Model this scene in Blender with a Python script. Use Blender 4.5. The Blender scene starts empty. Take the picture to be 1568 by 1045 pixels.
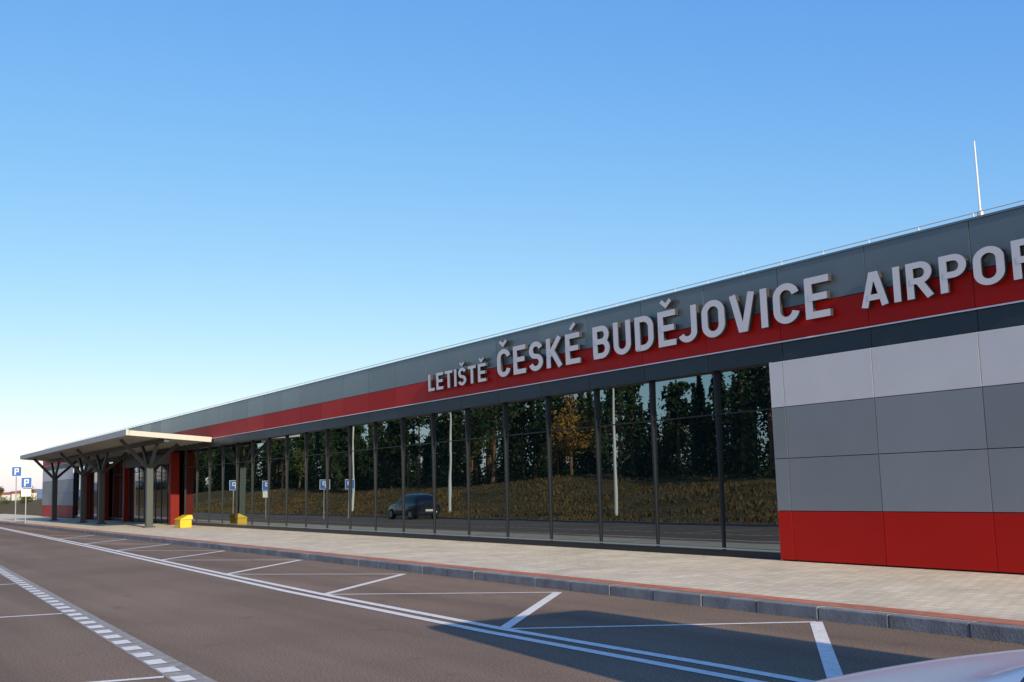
import bpy, bmesh, math, random
import numpy as np
from mathutils import Vector, Matrix
random.seed(4); rng=np.random.default_rng(7)
S=bpy.context.scene
BZ=0.14
# ---------------- camera
phi,th,ro=[math.radians(a) for a in (31.787,7.279,-1.820)]
F=Vector((-math.cos(phi)*math.cos(th),math.sin(phi)*math.cos(th),math.sin(th)))
R0=Vector((math.sin(phi),math.cos(phi),0)); U0=R0.cross(F)
R=R0*math.cos(ro)+U0*math.sin(ro); U=-R0*math.sin(ro)+U0*math.cos(ro)
CP=Vector((10.252,-14.572,1.545+BZ))
cam=bpy.data.cameras.new('camera'); co=bpy.data.objects.new('camera',cam); S.collection.objects.link(co)
M=Matrix((R,U,-F)).transposed().to_4x4(); M.translation=CP; co.matrix_world=M
cam.lens=36*1689.2/1568; cam.sensor_width=36; cam.clip_end=6000; cam.clip_start=.05
S.camera=co
# ---------------- materials
def mat(name,col,rough=.6,metal=0,noise=0,nscale=5,bump=0,bscale=40,spec=.5,col2=None,coat=0):
    m=bpy.data.materials.new(name); m.use_nodes=True; nt=m.node_tree; b=nt.nodes['Principled BSDF']
    b.inputs['Roughness'].default_value=rough; b.inputs['Metallic'].default_value=metal
    b.inputs['Base Color'].default_value=(*col,1); b.inputs['Specular IOR Level'].default_value=spec
    b.inputs['Coat Weight'].default_value=coat
    tc=nt.nodes.new('ShaderNodeTexCoord')
    if noise or col2:
        n=nt.nodes.new('ShaderNodeTexNoise'); n.inputs['Scale'].default_value=nscale; n.inputs['Detail'].default_value=8; n.inputs['Roughness'].default_value=.65
        nt.links.new(tc.outputs['Object'],n.inputs['Vector'])
        r=nt.nodes.new('ShaderNodeValToRGB'); r.color_ramp.elements[0].position=.3; r.color_ramp.elements[1].position=.7
        c2=col2 or tuple(c*(1+noise) for c in col); c1=col if col2 else tuple(c*(1-noise) for c in col)
        r.color_ramp.elements[0].color=(*c1,1); r.color_ramp.elements[1].color=(*c2,1)
        nt.links.new(n.outputs['Fac'],r.inputs[0]); nt.links.new(r.outputs[0],b.inputs['Base Color'])
    if bump:
        n2=nt.nodes.new('ShaderNodeTexNoise'); n2.inputs['Scale'].default_value=bscale; n2.inputs['Detail'].default_value=4
        nt.links.new(tc.outputs['Object'],n2.inputs['Vector'])
        bp=nt.nodes.new('ShaderNodeBump'); bp.inputs['Strength'].default_value=bump; bp.inputs['Distance'].default_value=.02
        nt.links.new(n2.outputs['Fac'],bp.inputs['Height']); nt.links.new(bp.outputs[0],b.inputs['Normal'])
    return m
def asphalt_mat():
    m=bpy.data.materials.new('asphalt'); m.use_nodes=True; nt=m.node_tree; b=nt.nodes['Principled BSDF']; b.inputs['Roughness'].default_value=.9
    b.inputs['Specular IOR Level'].default_value=.2
    tc=nt.nodes.new('ShaderNodeTexCoord'); o=tc.outputs['Object']
    a=nt.nodes.new('ShaderNodeTexNoise'); a.inputs['Scale'].default_value=.3; a.inputs['Detail'].default_value=7; nt.links.new(o,a.inputs[0])
    f=nt.nodes.new('ShaderNodeTexNoise'); f.inputs['Scale'].default_value=45; f.inputs['Detail'].default_value=5; f.inputs['Roughness'].default_value=.75; nt.links.new(o,f.inputs[0])
    mp=nt.nodes.new('ShaderNodeMapping'); mp.inputs['Scale'].default_value=(.06,1.1,1); nt.links.new(o,mp.inputs[0])
    st=nt.nodes.new('ShaderNodeTexNoise'); st.inputs['Scale'].default_value=1; st.inputs['Detail'].default_value=5; nt.links.new(mp.outputs[0],st.inputs[0])
    sp_=nt.nodes.new('ShaderNodeTexNoise'); sp_.inputs['Scale'].default_value=1.7; sp_.inputs['Detail'].default_value=3; nt.links.new(o,sp_.inputs[0])
    def ramp(src,p0,p1,c0,c1):
        r=nt.nodes.new('ShaderNodeValToRGB'); r.color_ramp.elements[0].position=p0; r.color_ramp.elements[1].position=p1
        r.color_ramp.elements[0].color=(*c0,1); r.color_ramp.elements[1].color=(*c1,1); nt.links.new(src.outputs[0],r.inputs[0]); return r.outputs[0]
    def mul(x,y):
        mx=nt.nodes.new('ShaderNodeMix'); mx.data_type='RGBA'; mx.blend_type='MULTIPLY'; mx.inputs[0].default_value=1
        nt.links.new(x,mx.inputs[6]); nt.links.new(y,mx.inputs[7]); return mx.outputs[2]
    c=ramp(a,.3,.7,(.195,.136,.092),(.245,.174,.120))
    c=mul(c,ramp(f,.35,.68,(.42,.42,.42),(1.62,1.62,1.62)))
    c=mul(c,ramp(st,.35,.65,(.84,.84,.84),(1.13,1.13,1.13)))
    c=mul(c,ramp(sp_,.26,.36,(.8,.8,.8),(1.0,1.0,1.0)))
    nt.links.new(c,b.inputs['Base Color'])
    bp=nt.nodes.new('ShaderNodeBump'); bp.inputs['Strength'].default_value=.4; bp.inputs['Distance'].default_value=.01
    nt.links.new(f.outputs[0],bp.inputs['Height']); nt.links.new(bp.outputs[0],b.inputs['Normal'])
    return m
def brick_mat(name,c1,c2,mortar,scale,bw,bh,rough=.85,ms=.005):
    m=bpy.data.materials.new(name); m.use_nodes=True; nt=m.node_tree; b=nt.nodes['Principled BSDF']; b.inputs['Roughness'].default_value=rough
    b.inputs['Specular IOR Level'].default_value=.3
    tc=nt.nodes.new('ShaderNodeTexCoord')
    k=nt.nodes.new('ShaderNodeTexBrick'); k.inputs['Color1'].default_value=(*c1,1); k.inputs['Color2'].default_value=(*c2,1); k.inputs['Mortar'].default_value=(*mortar,1)
    k.inputs['Scale'].default_value=scale; k.inputs['Brick Width'].default_value=bw; k.inputs['Row Height'].default_value=bh; k.inputs['Mortar Size'].default_value=ms
    nt.links.new(tc.outputs['Object'],k.inputs[0])
    n=nt.nodes.new('ShaderNodeTexNoise'); n.inputs['Scale'].default_value=.8; n.inputs['Detail'].default_value=9; n.inputs['Roughness'].default_value=.7; nt.links.new(tc.outputs['Object'],n.inputs[0])
    r=nt.nodes.new('ShaderNodeValToRGB'); r.color_ramp.elements[0].position=.3; r.color_ramp.elements[1].position=.7
    r.color_ramp.elements[0].color=(.78,.78,.78,1); r.color_ramp.elements[1].color=(1.12,1.12,1.12,1); nt.links.new(n.outputs[0],r.inputs[0])
    mx=nt.nodes.new('ShaderNodeMix'); mx.data_type='RGBA'; mx.blend_type='MULTIPLY'; mx.inputs[0].default_value=1
    nt.links.new(k.outputs[0],mx.inputs[6]); nt.links.new(r.outputs[0],mx.inputs[7]); nt.links.new(mx.outputs[2],b.inputs['Base Color'])
    bp=nt.nodes.new('ShaderNodeBump'); bp.inputs['Strength'].default_value=.4; bp.inputs['Distance'].default_value=.006; bp.invert=True
    nt.links.new(k.outputs[1],bp.inputs['Height']); nt.links.new(bp.outputs[0],b.inputs['Normal'])
    return m
def panel_mat(name,col,rough,metal=.0,spec=.5):
    return mat(name,col,rough,metal,noise=.05,nscale=.7,spec=spec)
def variants(name,col,rough,metal=0,spec=.5,d=.06):
    return [panel_mat(name,tuple(c*f_ for c in col),rough+dr,metal,spec) for f_,dr in ((1,0),(1-d,.03),(1+d,-.02),(1-d*.5,.01))]
M_asph=asphalt_mat()
M_pave=brick_mat('paving_blocks',(.78,.67,.48),(.66,.565,.40),(.42,.37,.28),1,.2,.2,ms=.007)
M_redb=brick_mat('red_paving',(.60,.22,.12),(.48,.17,.095),(.28,.13,.09),1,.2,.1)
M_kerb=mat('kerb_concrete',(.22,.22,.22),.85,noise=.3,nscale=3,bump=.4)
M_gut=mat('gutter_concrete',(.32,.29,.25),.85,noise=.25,nscale=6,bump=.4)
M_white=mat('road_paint',(.66,.61,.53),.7,col2=(.92,.87,.78),nscale=9)
V_pg=variants('grey_panel',(.15,.17,.168),.27,.15,.7,.05); M_pg=V_pg[0]
V_pr=variants('red_panel',(.46,.009,.004),.5,0,.2,.06); M_pr=V_pr[0]
V_pd=variants('dark_panel',(.022,.032,.038),.45)
V_pw=variants('white_panel',(.70,.665,.63),.45,0,.5,.03)
V_pg2=variants('midgrey_panel',(.24,.252,.25),.42,0,.5,.07); M_pg2=V_pg2[0]
M_pd=V_pd[0]
M_back=mat('panel_gap',(.01,.01,.012),.9)
M_frame=mat('dark_frame',(.02,.024,.03),.4,.3)
M_alu=mat('aluminium',(.45,.5,.55),.35,.6)
M_let=mat('letter_face',(.74,.69,.66),.45,.0,noise=.03,nscale=2)
M_lets=mat('letter_side',(.04,.04,.045),.5)
M_steel=mat('canopy_steel',(.055,.072,.072),.5,.2)
M_cream=mat('canopy_cream',(.52,.51,.46),.6,noise=.05)
M_silver=mat('silver_paint',(.66,.67,.68),.3,.0,coat=.3)
M_carglass=mat('car_glass',(.01,.012,.014),.03,spec=.8)
M_tyre=mat('tyre',(.02,.02,.02),.9)
M_grass=mat('dry_grass',(.06,.05,.018),.95,col2=(.18,.115,.05),nscale=.35,bump=1,bscale=5,spec=.1)
M_galv=mat('galvanised',(.5,.52,.53),.45,.5)
M_pole=mat('pole_white',(.75,.75,.73),.5)
M_blue=mat('sign_blue',(.01,.12,.5),.5)
M_wsign=mat('sign_white',(.75,.76,.78),.5)
M_yel=mat('yellow_plastic',(.75,.48,.02),.5)
M_dkcar=mat('dark_car_paint',(.02,.028,.04),.2,.3,coat=1)
M_lred=mat('tail_light',(.5,.01,.01),.3)
def glass_mat():
    m=bpy.data.materials.new('facade_glass'); m.use_nodes=True; nt=m.node_tree; b=nt.nodes['Principled BSDF']
    nt.nodes.remove(b); out=nt.nodes['Material Output']
    g=nt.nodes.new('ShaderNodeBsdfGlossy'); g.inputs['Roughness'].default_value=.0; g.inputs['Color'].default_value=(.64,.76,.76,1)
    d=nt.nodes.new('ShaderNodeBsdfDiffuse'); d.inputs['Color'].default_value=(.004,.008,.009,1)
    fr=nt.nodes.new('ShaderNodeFresnel'); fr.inputs[0].default_value=1.9
    mp=nt.nodes.new('ShaderNodeMapRange'); mp.inputs[1].default_value=0; mp.inputs[2].default_value=.6; mp.inputs[3].default_value=.24; mp.inputs[4].default_value=1
    nt.links.new(fr.outputs[0],mp.inputs[0])
    mx=nt.nodes.new('ShaderNodeMixShader'); nt.links.new(mp.outputs[0],mx.inputs[0]); nt.links.new(d.outputs[0],mx.inputs[1]); nt.links.new(g.outputs[0],mx.inputs[2])
    tc=nt.nodes.new('ShaderNodeTexCoord'); n=nt.nodes.new('ShaderNodeTexNoise'); n.inputs['Scale'].default_value=.9; n.inputs['Detail'].default_value=1
    nt.links.new(tc.outputs['Object'],n.inputs[0]); bp=nt.nodes.new('ShaderNodeBump'); bp.inputs['Strength'].default_value=.04; bp.inputs['Distance'].default_value=.02
    nt.links.new(n.outputs[0],bp.inputs['Height']); nt.links.new(bp.outputs[0],g.inputs['Normal'])
    nt.links.new(mx.outputs[0],out.inputs[0]); return m
M_glass=glass_mat()
# ---------------- mesh helpers
class MB:
    def __init__(s): s.v=[];s.f=[];s.m=[];s.mats=[]
    def mi(s,m):
        if m not in s.mats: s.mats.append(m)
        return s.mats.index(m)
    def face(s,pts,m):
        n=len(s.v); s.v+= [tuple(p) for p in pts]; s.f.append(tuple(range(n,n+len(pts)))); s.m.append(s.mi(m))
    def box(s,x0,x1,y0,y1,z0,z1,m):
        n=len(s.v); k=s.mi(m)
        s.v+=[(x0,y0,z0),(x1,y0,z0),(x1,y1,z0),(x0,y1,z0),(x0,y0,z1),(x1,y0,z1),(x1,y1,z1),(x0,y1,z1)]
        for f in ((0,3,2,1),(4,5,6,7),(0,1,5,4),(1,2,6,5),(2,3,7,6),(3,0,4,7)): s.f.append(tuple(n+i for i in f)); s.m.append(k)
    def beam(s,a,b,w,h,m):
        a=Vector(a);b=Vector(b);d=(b-a).normalized(); up=Vector((0,0,1)) if abs(d.z)<.95 else Vector((1,0,0))
        x=d.cross(up).normalized(); y=x.cross(d); n=len(s.v);k=s.mi(m)
        for p in (a,b):
            for sx,sy in ((-1,-1),(1,-1),(1,1),(-1,1)): s.v.append(tuple(p+x*sx*w/2+y*sy*h/2))
        for f in ((0,1,2,3),(7,6,5,4),(0,4,5,1),(1,5,6,2),(2,6,7,3),(3,7,4,0)): s.f.append(tuple(n+i for i in f)); s.m.append(k)
    def cyl(s,a,b,r0,r1,m,seg=12):
        a=Vector(a);b=Vector(b);d=(b-a).normalized(); up=Vector((0,0,1)) if abs(d.z)<.95 else Vector((1,0,0))
        x=d.cross(up).normalized(); y=x.cross(d); n=len(s.v);k=s.mi(m)
        for p,r in ((a,r0),(b,r1)):
            for i in range(seg):
                t=2*math.pi*i/seg; s.v.append(tuple(p+x*r*math.cos(t)+y*r*math.sin(t)))
        for i in range(seg):
            j=(i+1)%seg; s.f.append((n+i,n+j,n+seg+j,n+seg+i)); s.m.append(k)
        s.f.append(tuple(n+i for i in range(seg))[::-1]); s.m.append(k)
        s.f.append(tuple(n+seg+i for i in range(seg))); s.m.append(k)
    def obj(s,name,parent=None,bevel=0,smooth=False):
        me=bpy.data.meshes.new(name); me.from_pydata(s.v,[],s.f)
        for m in s.mats: me.materials.append(m)
        me.polygons.foreach_set('material_index',s.m)
        if smooth: me.polygons.foreach_set('use_smooth',[True]*len(s.f))
        me.update(); o=bpy.data.objects.new(name,me); S.collection.objects.link(o)
        if parent: o.parent=parent
        if bevel:
            b=o.modifiers.new('b','BEVEL'); b.width=bevel; b.segments=2; b.limit_method='ANGLE'
        return o
def empty(name,loc=(0,0,0)):
    e=bpy.data.objects.new(name,None); S.collection.objects.link(e); e.location=loc; return e
# ---------------- ground
def gz(x,y):
    t=min(1,max(0,(-19-y)/24)); t=t*t*(3-2*t)
    return -.012+t*(2.5+.35*math.sin(x*.07)+.25*math.sin(x*.19+y*.1)+.18*math.sin(x*.6+y*.35)) 
xs=[-3000,-1500,-800,-500]+list(np.arange(-300,121,2.0))+[200,500,1500,3000]
ys=[-3000,-1000,-400,-200,-120]+list(np.arange(-90,-20,2.))+[-19,-18,0,60,200,600,1500,3000]
g=MB(); 
for y in ys:
    for x in xs: g.v.append((float(x),float(y),gz(x,y)))
nx=len(xs)
k=g.mi(M_grass)
for j in range(len(ys)-1):
    for i in range(nx-1): g.f.append((j*nx+i,j*nx+i+1,(j+1)*nx+i+1,(j+1)*nx+i)); g.m.append(k)
g.obj('ground',smooth=True)
KY=-4.82
a=MB(); a.face([(-240,-18.4,0),(60,-18.4,0),(60,KY+.02,0),(-240,KY+.02,0)],M_asph); a.obj('road')
p=MB(); p.box(-110,40,KY+.15,.4,-.05,BZ,M_pave); p.obj('pavement')
p=MB(); p.face([(-110,KY+.19,BZ+.004),(40,KY+.19,BZ+.004),(40,KY+.50,BZ+.004),(-110,KY+.50,BZ+.004)],M_redb); p.obj('pavement_red_edge')
kb=MB()
x=-110.
while x<40:
    kb.box(x+.005,x+.995,KY+random.uniform(-.004,.004),KY+.145,-.05,BZ+.008+random.uniform(-.004,.004),M_kerb)
    if x>-105: kb.box(x+.005,x+.995,-18.5,-18.38,-.05,.10,M_kerb)
    x+=1
kb.obj('kerb',bevel=.015)
# dry grass tufts on the slope
def tri_cloud(name,V,k,m):
    me=bpy.data.meshes.new(name); me.from_pydata(V.tolist(),[],[(3*i,3*i+1,3*i+2) for i in range(k)])
    me.materials.append(m); me.update(); o=bpy.data.objects.new(name,me); S.collection.objects.link(o)
k=52000
gx=rng.uniform(-140,0,k); gyy=-18.8-rng.uniform(0,1,k)**1.1*28
gzv=np.array([gz(a_,b_) for a_,b_ in zip(gx,gyy)]); hh=rng.uniform(.06,.20,k)*(.5+.9*(np.sin(gx*.5)*np.sin(gyy*.7+gx*.13)>0)); an=rng.uniform(0,3.14,k); wd=rng.uniform(.05,.13,k)
dx=np.cos(an)*wd; dy=np.sin(an)*wd; lx=rng.normal(0,.07,k)
V=np.stack([np.stack([gx-dx,gyy-dy,gzv-.03],1),np.stack([gx+dx,gyy+dy,gzv-.03],1),np.stack([gx+lx,gyy,gzv+hh],1)],1).reshape(-1,3)
tri_cloud('grass_tufts',V,k,mat('straw',(.06,.055,.02),.9,col2=(.21,.125,.055),nscale=.25,spec=.1))
# fallen leaves and grit along kerb foot and wall base
k=1500
lx0=-rng.uniform(-9,45,k); w_=rng.integers(0,3,k)
ly=np.where(w_==0,KY-np.abs(rng.normal(0,.08,k))-.01,np.where(w_==1,-.05-np.abs(rng.normal(0,.10,k)),rng.uniform(-4.3,-.2,k))); lz=np.where(w_==0,.009,BZ+.012)
an=rng.uniform(0,6.28,k); s_=rng.uniform(.008,.026,k)*np.where(w_==2,.7,1)
V=np.stack([np.stack([lx0+np.cos(an+q)*s_,ly+np.sin(an+q)*s_,lz+rng.uniform(0,.006,k)],1) for q in (0,2.1,4.2)],1).reshape(-1,3)
tri_cloud('fallen_leaves',V,k,mat('leaf_litter',(.10,.06,.03),.9,col2=(.25,.15,.06),nscale=4))
# ---------------- markings
mk=MB()
def stripe(a,b,w,z=.004,m=M_white):
    a=Vector((*a,0));b=Vector((*b,0)); d=(b-a).normalized(); n=Vector((-d.y,d.x,0))*w/2
    mk.face([(q.x,q.y,z) for q in (a-n,b-n,b+n,a+n)],m)
A=[(9.5,-7.72),(2.56,-7.75),(-0.98,-7.86),(-6.63,-7.79),(-12.36,-7.61),(-28.13,-6.98),(-60.82,-5.97),(-100,-5.6)]
back=[(1.11,-4.97),(-3.98,-5.08),(-9.2,-5.12),(-15.17,-4.93),(-21.22,-4.9),(-27.3,-4.9),(-33.4,-4.9),(-39.5,-4.9)]
junc=[(3.9,-7.70),(-0.98,-7.86),(-6.63,-7.79),(-12.36,-7.61),(-18.68,-7.34),(-25,-7.1),(-31.2,-6.85),(-37.4,-6.7),(-43,-6.5)]
for i in range(8):
    stripe(back[i],junc[i],.14)
    stripe(junc[i+1],back[i],.08,.0048)
for i in range(len(A)-1):
    stripe(A[i],A[i+1],.13,.0056)
Bl=[(9.5,-8.02),(3.25,-8.06),(-.98,-8.12),(-7.78,-8.02),(-18,-7.62),(-28.13,-7.2),(-60.8,-6.15)]
for i in range(len(Bl)-1): stripe(Bl[i],Bl[i+1],.13,.0052)
mk.obj('road_markings')
def gy(x): return -11.72-.0375*x*1.0 if x<0 else -11.72
mk=MB(); x=6.; i=0
while x>-75:
    L_=.30
    y0,y1=gy(x),gy(x-L_)
    mk.face([(x,y0-.15,.004),(x,y0+.17,.004),(x-L_+.012,y1+.17,.004),(x-L_+.012,y1-.15,.004)],M_gut)
    if i%2==0: mk.face([(x-.01,y0-.13,.008),(x-.01,y0+.05,.008),(x-L_-.03,y1+.05,.008),(x-L_-.03,y1-.13,.008)],M_white)
    x-=L_; i+=1
for xb in (-.4,-7.1,-13.8,-20.5,-27,-33.5,6.3):
    y=gy(xb)-.16; stripe((xb,y),(xb-1.2,y-4.8),.10,.0045)
mk.obj('drainage_gutter')
# ---------------- terminal
T=empty('airport_terminal')
zR,zT,zB,zG,z1,z2,z3=[v+BZ for v in (5.247,4.49,3.89,3.566,2.726,1.808,.88)]
XL,XR=-85.,12.
core=MB()
core.box(XL,XR,.02,30,zB+.0,zR-.02,M_back)
core.box(-4.30,XR,.021,30,BZ-.1,zB,M_back)
core.box(XL,-72,.021,30,BZ-.1,zB,M_back)
core.box(-72,-4.3,.34,29.9,BZ-.1,zB,M_back)
core.box(-72,-4.3,.022,.34,zG+.06,zB,M_back)
core.obj('core_walls',T)
pn=MB(); gp=.006
rc=random.choice
edges=[XL]+[float(x) for x in np.arange(-84,12,2.)]+[XR]
for a_,b_ in zip(edges[:-1],edges[1:]):
    if b_-a_<.05: continue
    j=random.uniform(-.0015,.0015)
    pn.box(a_+gp,b_-gp,-.03+j,.018,zT+gp,zR,rc(V_pg))
    pn.box(a_+gp,b_-gp,-.03-j,.018,zB+gp,zT-gp,rc(V_pr))
    pn.box(a_+gp,b_-gp,.0,.018,zG,zB-gp,rc(V_pd))
def volume(ed):
    for a_,b_ in zip(ed[:-1],ed[1:]):
        for (q0,q1,m) in ((z1,zG-.01,V_pw),(z2,z1,V_pg2),(z3,z2,V_pg2),(BZ+.02,z3,V_pr)):
            pn.box(a_+gp,b_-gp,-.031+random.uniform(-.001,.001),.018,q0+gp,q1-gp,rc(m))
volume([-4.34,-4.0]+[float(v) for v in range(-2,13,2)])
volume([-85,-84]+[float(v) for v in range(-82,-71,2)])
pn.obj('facade_panels',T,bevel=.003)
rf=MB()
rf.box(XL-.03,XR+.03,-.05,.3,zR,zR+.035,M_pg)
rf.beam((XL,-.032,zB+.008),(XR,-.032,zB+.008),.016,.022,M_wsign)
rf.box(XL+.3,XR-.3,.3,29.7,zR-.015,zR+.0,M_pd)
rf.box(-4.345,-4.306,-.02,.3,BZ,zG,M_pg2)
rf.obj('parapet_cap',T)
# glazing
gl=MB()
tilt=math.tan(math.radians(.76))
xsM=[-4.345]+[float(v) for v in range(-6,-73,-2)]
for x1_,x0_ in zip(xsM[:-1],xsM[1:]):
    j=[random.uniform(-.0022,.0022) for _ in range(4)]; yb=.15
    z0_,zt_=BZ+.1,zG+.02
    gl.face([(x0_,yb+j[0],z0_),(x1_,yb+j[1],z0_),(x1_,yb+tilt*(zt_-z0_)+j[1],zt_),(x0_,yb+tilt*(zt_-z0_)+j[0],zt_)],M_glass)
gl.obj('window_panes',T)
fr=MB()
for x in xsM[1:]:
    fr.box(x-.026,x+.026,.124,.3,BZ+.05,zG+.02,M_frame)
fr.box(-72,-4.35,.10,.3,BZ,BZ+.12,M_frame)
fr.box(-72,-4.35,.085,.12,BZ+.145,BZ+.165,M_alu)
fr.box(-72,-4.35,.145,.25,BZ+2.72,BZ+2.74,M_frame)
fr.box(-72,-4.35,.03,.33,zG-.0,zG+.055,M_frame)
fr.obj('window_frames',T)
lw=MB()
x=XR
while x>XL:
    lw.cyl((x,.12,zR+.03),(x,.12,zR+.14),.014,.014,M_pole,6); x-=1
lw.cyl((XL,.12,zR+.14),(XR,.12,zR+.14),.010,.010,M_pole,6)
lw.cyl((-.42,.9,zR),(-.42,.9,zR+1.5),.02,.012,M_wsign,8)
lw.cyl((-.42,.9,zR),(-.42,.9,zR+.35),.05,.05,M_galv,8)
for xx in (-9.0,-10.2,-24,-33): lw.cyl((xx,.5,zR),(xx,.5,zR+.3),.012,.008,M_galv,6)
lw.obj('lightning_conductor',T)
# lettering: stroke-built grotesque capitals
def arc(cx,cy,rx,ry,a0,a1,n=14): return [(cx+rx*math.cos(math.radians(a0+(a1-a0)*i/n)),cy+ry*math.sin(math.radians(a0+(a1-a0)*i/n))) for i in range(n+1)]
h_=.08
GL={
'L':(.52,[[(.08,1),(.08,h_),(.52,h_)]]),
'E':(.55,[[(.55,.92),(.08,.92),(.08,h_),(.55,h_)],[(.08,.51),(.50,.51)]]),
'T':(.58,[[(0,.92),(.58,.92)],[(.29,.9),(.29,0)]]),
'I':(.16,[[(.08,1),(.08,0)]]),
'S':(.58,[arc(.29,.71,.205,.215,15,262)+arc(.29,.285,.215,.21,82,-165)]),
'K':(.62,[[(.08,1),(.08,0)],[(.55,1.0),(.08,.36)],[(.23,.58),(.57,0)]]),
'B':(.60,[[(.08,h_),(.08,.92),(.33,.92)]+arc(.33,.72,.18,.2,90,-90)+[(.08,.52)],[(.08,.52),(.33,.52)]+arc(.33,.30,.20,.22,90,-90)+[(.02,h_)]]),
'U':(.60,[[(.08,1)]+arc(.30,.30,.22,.22,180,360)+[(.52,1)]]),
'D':(.60,[[(.02,h_)]+arc(.27,.33,.25,.25,-90,0)+arc(.27,.67,.25,.25,0,90)+[(.08,.92),(.08,.03)]]),
'J':(.47,[[(.39,1)]+arc(.19,.28,.20,.20,0,-160)]),
'O':(.64,[arc(.32,.66,.24,.26,0,180)+arc(.32,.34,.24,.26,180,360)+[(.56,.70)]]),
'V':(.64,[[(.07,1),(.275,.076),(.365,.076),(.57,1)]]),
'C':(.60,[arc(.31,.67,.23,.25,12,180)+arc(.31,.33,.23,.25,180,348)]),
'A':(.66,[[(.07,0),(.285,.924),(.375,.924),(.59,0)],[(.16,.27),(.50,.27)]]),
'P':(.58,[[(.08,0),(.08,.92),(.31,.92)]+arc(.31,.69,.20,.23,90,-90)+[(.08,.46)]]),
'R':(.61,[[(.08,0),(.08,.92),(.32,.92)]+arc(.32,.70,.19,.22,90,-90)+[(.08,.48)],[(.28,.48),(.54,0)]]),
}
CAR=[(.15,1.30),(.30,1.15),(.45,1.30)]; ACU=[(.24,1.13),(.42,1.32)]
BASE={'Š':('S',CAR),'Ě':('E',CAR),'Č':('C',CAR),'É':('E',ACU)}
def ribbon(pts,w):
    P=[np.array(p,float) for p in pts]; Q=[P[0]]
    for p_ in P[1:]:
        if np.linalg.norm(p_-Q[-1])>1e-4: Q.append(p_)
    P=Q; L=[];Rr=[]
    for i,p_ in enumerate(P):
        d0=(p_-P[i-1]) if i>0 else (P[1]-p_); d1=(P[i+1]-p_) if i<len(P)-1 else d0
        d0=d0/np.linalg.norm(d0); d1=d1/np.linalg.norm(d1)
        n0=np.array([-d0[1],d0[0]]); n1=np.array([-d1[1],d1[0]]); m_=n0+n1; m_/=np.linalg.norm(m_)
        s_=w/2/max(.3,float(m_@n0)); L.append(p_+m_*s_); Rr.append(p_-m_*s_)
    return L,Rr
def word(txt,x0,x1,zb,cap,nm,gap=.16,sw=.168):
    tot=0; items=[]
    for ch in txt:
        b_,acc=BASE.get(ch,(ch,None)); w_,st=GL[b_]; items.append((tot,st,acc,w_)); tot+=w_+gap
    tot-=gap; sx=(x1-x0)/tot; b=MB()
    kf=b.mi(M_let); ks=b.mi(M_lets)
    for (ox,st,acc,w_) in items:
        ss=[(s_,sw) for s_ in st]
        if acc: ss.append(([(q[0]+(w_-.6)/2,q[1]) for q in acc],.11))
        for q,(pl,wd) in enumerate(ss):
            L,Rr=ribbon(pl,wd); yk=-.065
            n=len(b.v); c=len(L)
            for arr,front in ((L,1),(Rr,1),(L,0),(Rr,0)):
                for i_,p_ in enumerate(arr): b.v.append((x0+(ox+p_[0])*sx,(-.145-.0031*q-.0002*i_) if front else yk-.0023*q-.0002*i_,zb+p_[1]*cap))
            for i in range(c-1):
                b.f.append((n+i,n+c+i,n+c+i+1,n+i+1)); b.m.append(kf)
                b.f.append((n+i+1,n+2*c+i+1,n+2*c+i,n+i)); b.m.append(ks)
                b.f.append((n+c+i,n+3*c+i,n+3*c+i+1,n+c+i+1)); b.m.append(ks)
                b.f.append((n+2*c+i+1,n+3*c+i+1,n+3*c+i,n+2*c+i)); b.m.append(ks)
            for i in (0,c-1): b.f.append((n+i,n+2*c+i,n+3*c+i,n+c+i)); b.m.append(ks)
    b.obj(nm,T)
word('LETIŠTĚ',-17.62,-14.38,4.17+BZ,.47,'letters_letiste')
word('ČESKÉ',-13.78,-10.12,4.19+BZ,.70,'letters_ceske')
word('BUDĚJOVICE',-9.60,-2.70,4.19+BZ,.72,'letters_budejovice')
word('AIRPORT',-2.02,1.83,4.2+BZ,.57,'letters_airport')
# ---------------- canopy
C=empty('entrance_canopy')
cb=MB()
CX0,CX1=-70.,-39.; yf=-3.75
def cz(y): return 3.95+BZ+(.32)*(-y/3.75)
cb.box(CX0,CX1,yf-.0,yf+.12,cz(yf)-.20,cz(yf)+.05,M_cream)
cb.beam((CX1-.03,yf+.13,cz(yf)-.1),(CX1-.03,-.05,cz(0)-.1),.12,.22,M_cream)
cb.beam((CX0+.06,yf+.13,cz(yf)-.1),(CX0+.06,-.05,cz(0)-.1),.12,.22,M_cream)
cb.face([(CX0,yf+.12,cz(yf)+.03),(CX1-.1,yf+.12,cz(yf)+.03),(CX1-.1,-.05,cz(0)+.03),(CX0,-.05,cz(0)+.03)],M_steel)
cb.face([(CX0,yf+.12,cz(yf)-.0),(CX0,-.05,cz(0)-.0),(CX1-.1,-.05,cz(0)-.0),(CX1-.1,yf+.12,cz(yf)-.0)],M_steel)
x=CX1-.6
while x>CX0+.3:
    cb.beam((x,yf+.13,cz(yf)-.1),(x,-.06,cz(0)-.1),.08,.16,M_cream); x-=.8
cb.beam((CX0+.1,-2,cz(-2)-.28),(CX1-.1,-2,cz(-2)-.28),.2,.16,M_steel)
cb.obj('canopy_roof',C)
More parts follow.
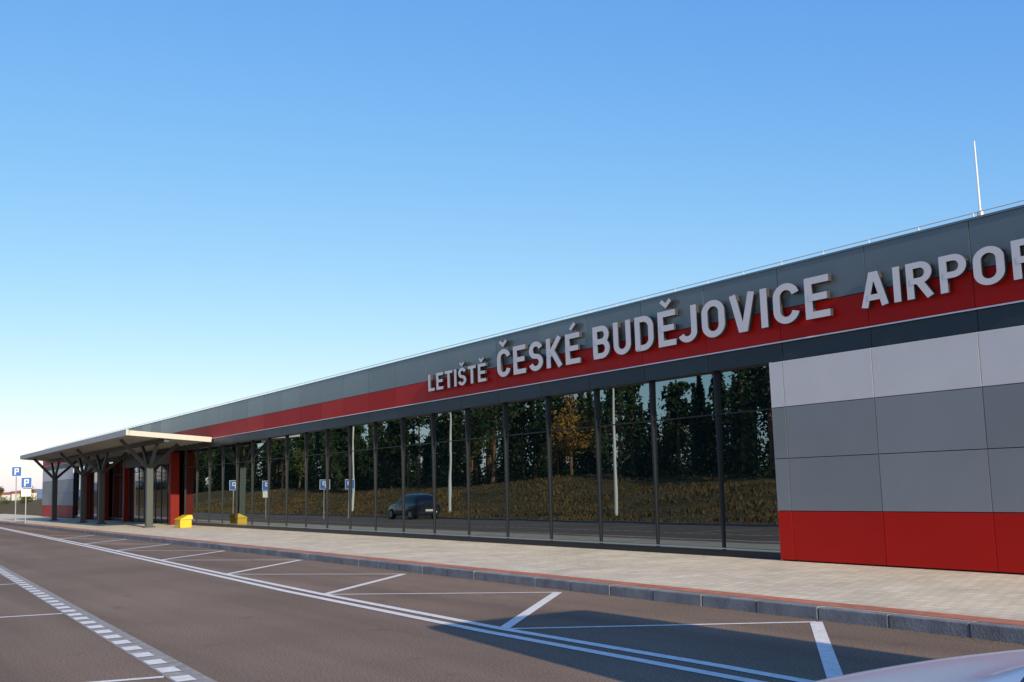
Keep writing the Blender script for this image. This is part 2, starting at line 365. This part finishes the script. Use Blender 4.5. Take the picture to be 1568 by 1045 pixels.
for i,x in enumerate((-42.1,-52.6,-57.6,-67.2)):
    b=MB(); b.box(x-.15,x+.15,-2.15,-1.85,BZ,2.9+BZ,M_steel); b.box(x-.24,x+.24,-2.24,-1.76,BZ,BZ+.06,M_steel)
    for dx in (-1.4,1.4):
        b.beam((x,-2,2.65+BZ),(x+dx,-2,cz(-2)-.36),.13,.16,M_steel)
    for y2 in (-3.3,-.7):
        b.beam((x,-2,2.65+BZ),(x,y2,cz(y2)-.22),.13,.16,M_steel)
    b.obj('post_%d'%i,C,bevel=.012)
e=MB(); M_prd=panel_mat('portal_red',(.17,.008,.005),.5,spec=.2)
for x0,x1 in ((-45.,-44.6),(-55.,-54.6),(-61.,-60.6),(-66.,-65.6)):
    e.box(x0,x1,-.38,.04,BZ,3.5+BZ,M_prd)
for x0,x1 in ((-54.6,-45),(-65.6,-61)):
    e.box(x0,x1,-.36,.0,3.0+BZ,3.48+BZ,M_pd)
    e.box(x0,x1,-.12,.05,BZ,3.0+BZ,M_carglass)
    x=x0
    while x<x1: e.box(x,x+.06,-.15,-.115,BZ,3.0+BZ,M_frame); x+=1.2
e.obj('entrance_portals',T,bevel=.01)
gb=MB(); gb.box(-40.1,-39.2,-1.35,-.85,BZ,BZ+.36,M_yel)
n=len(gb.v); gb.v+=[(-40.15,-1.4,BZ+.36),(-39.15,-1.4,BZ+.36),(-39.15,-.8,BZ+.36),(-40.15,-.8,BZ+.36),(-40.1,-1.0,BZ+.55),(-39.2,-1.0,BZ+.55),(-39.2,-.82,BZ+.55),(-40.1,-.82,BZ+.55)]
for f in ((0,1,5,4),(1,2,6,5),(2,3,7,6),(3,0,4,7),(4,5,6,7)): gb.f.append(tuple(n+i for i in f)); gb.m.append(0)
gb.obj('grit_bin',bevel=.02)
# ---------------- signs & lamps
def sign(x,y,h=2.6,both=False,gz0=0):
    b=MB(); b.cyl((x,y,gz0),(x,y,h+gz0),.035,.035,M_galv,8)
    def plate(z0,z1,w,m): b.box(x+.04,x+.06,y-w/2,y+w/2,z0,z1,m)
    plate(h-.65+gz0,h+gz0,.62,M_wsign); b.box(x+.061,x+.066,y-.28,y+.28,h-.62+gz0,h-.03+gz0,M_blue)
    b.box(x+.067,x+.07,y-.13,y-.05,h-.54+gz0,h-.12+gz0,M_wsign)
    for q in ((-.05,.13,-.19,-.12),(-.05,.13,-.37,-.30),(.06,.13,-.30,-.19)): b.box(x+.067,x+.07,y+q[0],y+q[1],h+q[2]+gz0,h+q[3]+gz0,M_wsign)
    if both: plate(h-1.15+gz0,h-.7+gz0,.55,M_wsign)
    return b.obj('parking_sign')
sign(-62,-4.45,2.75,True,BZ); sign(-60,-13.5); sign(-64.8,-11.1,2.6,True); sign(-59,-14.8); sign(-63,-8.2); sign(-95,-3.0,2.5,True); sign(-70,-3.95,3.6,False,BZ)
def lamp(x,y,h=8.2):
    z=gz(x,y); b=MB(); b.cyl((x,y,z),(x,y,z+h),.11,.06,M_pole,10); b.beam((x,y,z+h),(x,y+1.1,z+h+.12),.07,.06,M_pole); b.box(x-.13,x+.13,y+.9,y+1.5,z+h+.06,z+h+.16,M_galv); b.obj('street_lamp')
lamp(-40.9,-23.3,7.4); lamp(-60,-23.1,7.6); lamp(-78,-23.3,7.6); lamp(-14,-40,6); 
# ---------------- cars
def car(name,loc,rot,L,Wd,H,paint):
    st=[(0,.35,.62,.66,.70,.60),(.12,.22,.72,.80,.86,.70),(.6,.2,.84,.93,.95,.74),(1.25,.2,.92,1.0,1.0,.78),(1.45,.2,.94,1.08,1.0,.76),(2.15,.2,.96,1.0*H/1.0*.97,1.0,.68),(2.7,.2,.97,H,1.0,.68),(3.5,.2,.98,H*.985,1.0,.67),(4.0,.2,1.0,H*.93,.99,.66),(4.35,.25,1.0,1.12,.95,.72),(4.5,.35,.85,.9,.86,.7)]
    b=MB(); sc=L/4.5; rings=[]
    for (x,zl,zb,zt,wb,wt) in st:
        w=Wd/2; ring=[]
        for (yy,zz) in ((0,zl),(w*wb*.9,zl),(w*wb,zl+.12),(w*wb,(zl+zb)/2),(w*wb*.97,zb),(w*wt+.03,zb+(zt-zb)*.85),(w*wt*.8,zt),(0,zt+.015)):
            ring.append((yy,zz))
        full=ring+[(-q[0],q[1]) for q in ring[-2:0:-1]]
        rings.append([(x*sc-L/2,q[0],q[1]) for q in full])
    nr=len(rings[0]); 
    for r_ in rings: b.v+=r_
    kp=b.mi(paint);kg=b.mi(M_carglass)
    for i in range(len(rings)-1):
        for j in range(nr):
            j2=(j+1)%nr; b.f.append((i*nr+j,i*nr+j2,(i+1)*nr+j2,(i+1)*nr+j))
            side=j in (4,nr-5); top=j in (5,6,nr-6,nr-7)
            gls=(side and 4<=i<=7) or (top and i==4) or (top and i==8) or (side and i==8)
            b.m.append(kg if gls else kp)
    b.f.append(tuple(range(nr))); b.m.append(kp); b.f.append(tuple((len(rings)-1)*nr+i for i in range(nr))[::-1]); b.m.append(kp)
    E=empty(name,loc); E.rotation_euler=(0,0,rot)
    o=b.obj('body',E,smooth=True); o.modifiers.new('s','SUBSURF').levels=2; o.modifiers['s'].render_levels=2
    wh=MB()
    for x in (.85*sc-L/2,3.65*sc-L/2):
        for s_ in (-1,1):
            y=s_*(Wd/2-.1); wh.cyl((x,y-.11,.32),(x,y+.11,.32),.32,.32,M_tyre,24); wh.cyl((x,y+s_*.1,.32),(x,y+s_*.125,.32),.21,.19,M_galv,16)
    wh.obj('wheels',E)
    tl=MB()
    for s_ in (-1,1):
        tl.box(L/2-.13,L/2-.02,s_*(Wd/2-.34)-.1,s_*(Wd/2-.34)+.1,.8,.95,M_lred)
        tl.box(-L/2+.08,-L/2+.25,s_*(Wd/2-.35)-.12,s_*(Wd/2-.35)+.12,.62,.74,M_wsign)
    tl.box(L/2-.06,L/2+.015,-.25,.25,.5,.62,M_wsign)
    tl.obj('lights',E)
car('silver_car',(8.93,-10.9,0.015),0,4.4,1.84,1.45,M_silver)
car('parked_car',(-53.5,-16.9,0),.0,4.3,1.8,1.6,M_dkcar)
vn=empty('unseen_shadow_coach',(0,0,0)); b=MB()  # unseen coach, added beside the frame to throw the wide shadow across the bays
b.box(7.0,18.5,-9.25,-6.85,.32,3.75,M_wsign); b.obj('body',vn,bevel=.14)
b=MB()
for y in (-9.26,-6.84): b.box(7.6,18.1,y-.004,y+.004,1.75,3.05,M_carglass)
b.box(6.98,7.0,-9.0,-7.1,1.7,3.2,M_carglass)
b.box(6.97,7.0,-9.1,-8.8,.6,.85,M_lred); b.box(6.97,7.0,-7.3,-7.0,.6,.85,M_lred)
for x in (9.4,15.8):
    for y in (-9.13,-6.97): b.cyl((x,y-.14,.48),(x,y+.14,.48),.48,.48,M_tyre,24); b.cyl((x,y-.15,.48),(x,y+.15,.48),.26,.26,M_galv,16)
b.obj('fittings',vn)
# ---------------- trees
def leafmat(name,c1,c2):
    return mat(name,c1,.8,col2=c2,nscale=.6,spec=.2)
M_l=[leafmat('pine_foliage',(.018,.036,.014),(.055,.085,.03)),leafmat('green_foliage',(.05,.07,.018),(.14,.15,.04)),leafmat('autumn_foliage',(.24,.12,.02),(.38,.23,.05))]
M_bark=mat('pine_bark',(.26,.13,.07),.9,noise=.3,nscale=3)
def trees(name,spec):
    V=[];Fc=[];Mi=[];mats=[M_bark]+M_l; cnt=[0]
    def addq(cent,size,mi):
        k=len(cent); d1=rng.normal(size=(k,3)); d1/=np.linalg.norm(d1,axis=1)[:,None]; d2=np.cross(d1,rng.normal(size=(k,3))); d2/=np.linalg.norm(d2,axis=1)[:,None]
        s=size*rng.uniform(.5,1.3,(k,1)); q=np.stack([cent-d1*s,cent+d2*s*.5,cent+d1*s,cent-d2*s*.5],1).reshape(-1,3)
        V.append(q); base=cnt[0]; cnt[0]+=4*k; Fc.extend([tuple(base+4*i+j for j in range(4)) for i in range(k)]); Mi.extend([mi]*k)
    tb=MB(); tb.mi(M_bark)
    for (x,y,h,kind) in spec:
        z=gz(x,y)-.1; r=h*.015+.05
        lean=rng.normal(0,.3,2)
        tb.cyl((x,y,z),(x+lean[0],y+lean[1],z+h*.95),r,r*.25,M_bark,6)
        if kind==0:
            nb=int(rng.integers(13,19))
            for i in range(nb):
                t=rng.uniform(.42,1)**.9; ang=rng.uniform(0,6.28); rad=h*.2*(1.15-t)*rng.uniform(.5,1.4)+.2
                c=np.array([x+lean[0]*t+math.cos(ang)*rad,y+lean[1]*t+math.sin(ang)*rad,z+h*t])
                tb.cyl((x+lean[0]*t,y+lean[1]*t,z+h*t-.4),tuple(c),r*.25,r*.1,M_bark,4)
                k=75; pts=rng.normal(size=(k,3))*np.array([.8,.8,.34])*(.5+.8*(1.1-t))*h/10+c
                addq(pts,.25,1)
        elif kind==3:
            k=1500; t=rng.uniform(.03,1,k)**1.15; ang=rng.uniform(0,6.28,k); rr=(1-t)*h*.20*(.4+.6*((t*18+np.sin(ang*3)*.3)%1<.5))*np.sqrt(rng.uniform(.1,1,k))
            pts=np.stack([x+lean[0]*t+np.cos(ang)*rr,y+lean[1]*t+np.sin(ang)*rr,z+h*t-rr*.25],1); addq(pts,.25,1)
        elif kind==4:
            for i in range(5):
                c=np.array([x,y,z+h*.35])+rng.normal(size=3)*np.array([1.3,.8,.3]); pts=rng.normal(size=(60,3))*np.array([.7,.6,.5])+c; addq(pts,.2,2 if rng.random()<.4 else 1)
        else:
            for i in range(22):
                d=rng.normal(size=3); d/=np.linalg.norm(d); c=np.array([x,y,z+h*.6])+d*np.array([.26,.26,.34])*h*rng.uniform(.4,1)
                tb.cyl((x,y,z+h*.35),tuple(c),r*.3,r*.1,M_bark,4)
                pts=rng.normal(size=(70,3))*h*.062+c; addq(pts,.2,kind+1)
    VV=np.concatenate(V); nb_=len(tb.v)
    me=bpy.data.meshes.new(name); me.from_pydata(tb.v+VV.tolist(),[],tb.f+[tuple(i+nb_ for i in f) for f in Fc])
    for m in mats: me.materials.append(m)
    me.polygons.foreach_set('material_index',tb.m+Mi); me.update(); o=bpy.data.objects.new(name,me); S.collection.objects.link(o)
spec=[]
x=-28.
while x>-230:
    big=3.2*math.sin(x*.11)+1.5*math.sin(x*.37+1)
    for row,yy in enumerate((-44,-49,-54,-60)):
        kind=random.choices([0,3,1],[.45,.42,.13])[0] if row<2 else 3
        spec.append((x+random.uniform(-2,2),yy+random.uniform(-2.5,2.5),random.uniform(7.8,12.3)+big*.5+row*.3-(2.5 if kind==1 else 0)-(1.0 if row>=2 else 0),kind))
    spec.append((x+random.uniform(-2,2),-47+random.uniform(-2.5,2.5),2,4))
    x-=random.uniform(2.8,4.2)
spec.append((-70,-40.8,7.6,2)); spec.append((-74,-42,5.5,2))
trees('treeline',spec)
spec=[]
for i in range(90): spec.append((random.uniform(-330,-270),random.uniform(8,110),random.uniform(2.5,5),random.choice([4,4,1])))
trees('distant_trees',spec)
# distant hills
h=MB(); M_hill=mat('hill_forest',(.16,.22,.27),.95,col2=(.22,.28,.31),nscale=.02)
for (d,hh_,sd_) in ((1200,12,1),(2000,30,2)):
    pts=[]
    for i in range(161):
        y=-1200+i*20; pts.append((-d-50*math.sin(i*.3),y,hh_*(.55+.25*math.sin(i*.13+sd_)+.10*math.sin(i*.7)+.07*random.random())))
    for q0,q1 in zip(pts[:-1],pts[1:]):
        h.face([(q0[0]+150,q0[1],-1),(q1[0]+150,q1[1],-1),q1,q0],M_hill)
h.obj('hills')
tw=MB(); M_roof=mat('roof_tiles',(.25,.08,.05),.8)
for i in range(26):
    y=random.uniform(40,220); d=-random.uniform(620,820); s_=random.uniform(5,9); hq=random.uniform(2.5,4.5); tw.box(d,d+6,y,y+s_,-.1,hq,random.choice([M_wsign,M_cream])); n=len(tw.v)
    tw.v+=[(d,y,hq),(d+6,y,hq),(d+6,y+s_,hq),(d,y+s_,hq),(d+3,y,hq+1.8),(d+3,y+s_,hq+1.8)]; kk=tw.mi(M_roof)
    for f in ((0,1,4),(1,2,5,4),(2,3,5),(3,0,4,5)): tw.f.append(tuple(n+q for q in f)); tw.m.append(kk)
tw.obj('distant_town')
# ---------------- light
el=math.radians(22.5)
az=math.radians(90+5.0)
sd=Vector((math.sin(az)*math.cos(el),math.cos(az)*math.cos(el),math.sin(el)))
sl=bpy.data.lights.new('sun','SUN'); sl.energy=5; sl.angle=math.radians(.53); sl.color=(1,.85,.62)
so=bpy.data.objects.new('sun',sl); S.collection.objects.link(so); so.rotation_euler=sd.to_track_quat('Z','Y').to_euler()
w=bpy.data.worlds.new('World'); S.world=w; w.use_nodes=True; nt=w.node_tree
sk=nt.nodes.new('ShaderNodeTexSky'); sk.sky_type='NISHITA'; sk.sun_disc=False; sk.sun_elevation=el; sk.sun_rotation=az; sk.air_density=1.0; sk.dust_density=.7; sk.ozone_density=2.5; sk.altitude=400
sp=nt.nodes.new('ShaderNodeSeparateColor'); cmb=nt.nodes.new('ShaderNodeCombineColor'); nt.links.new(sk.outputs[0],sp.inputs[0])
for i,(ex,kk) in enumerate(((1.14,1.28),(.76,1.08),(.30,1.06))):
    a1=nt.nodes.new('ShaderNodeMath'); a1.operation='MULTIPLY'; a1.inputs[1].default_value=.118; nt.links.new(sp.outputs[i],a1.inputs[0])
    a2=nt.nodes.new('ShaderNodeMath'); a2.operation='POWER'; a2.inputs[1].default_value=ex; nt.links.new(a1.outputs[0],a2.inputs[0])
    a3=nt.nodes.new('ShaderNodeMath'); a3.operation='MULTIPLY'; a3.inputs[1].default_value=kk/.15; nt.links.new(a2.outputs[0],a3.inputs[0])
    nt.links.new(a3.outputs[0],cmb.inputs[i])
nt.links.new(cmb.outputs[0],nt.nodes['Background'].inputs[0]); nt.nodes['Background'].inputs[1].default_value=.15
S.view_settings.view_transform='Standard'; S.view_settings.look='None'; S.view_settings.exposure=0
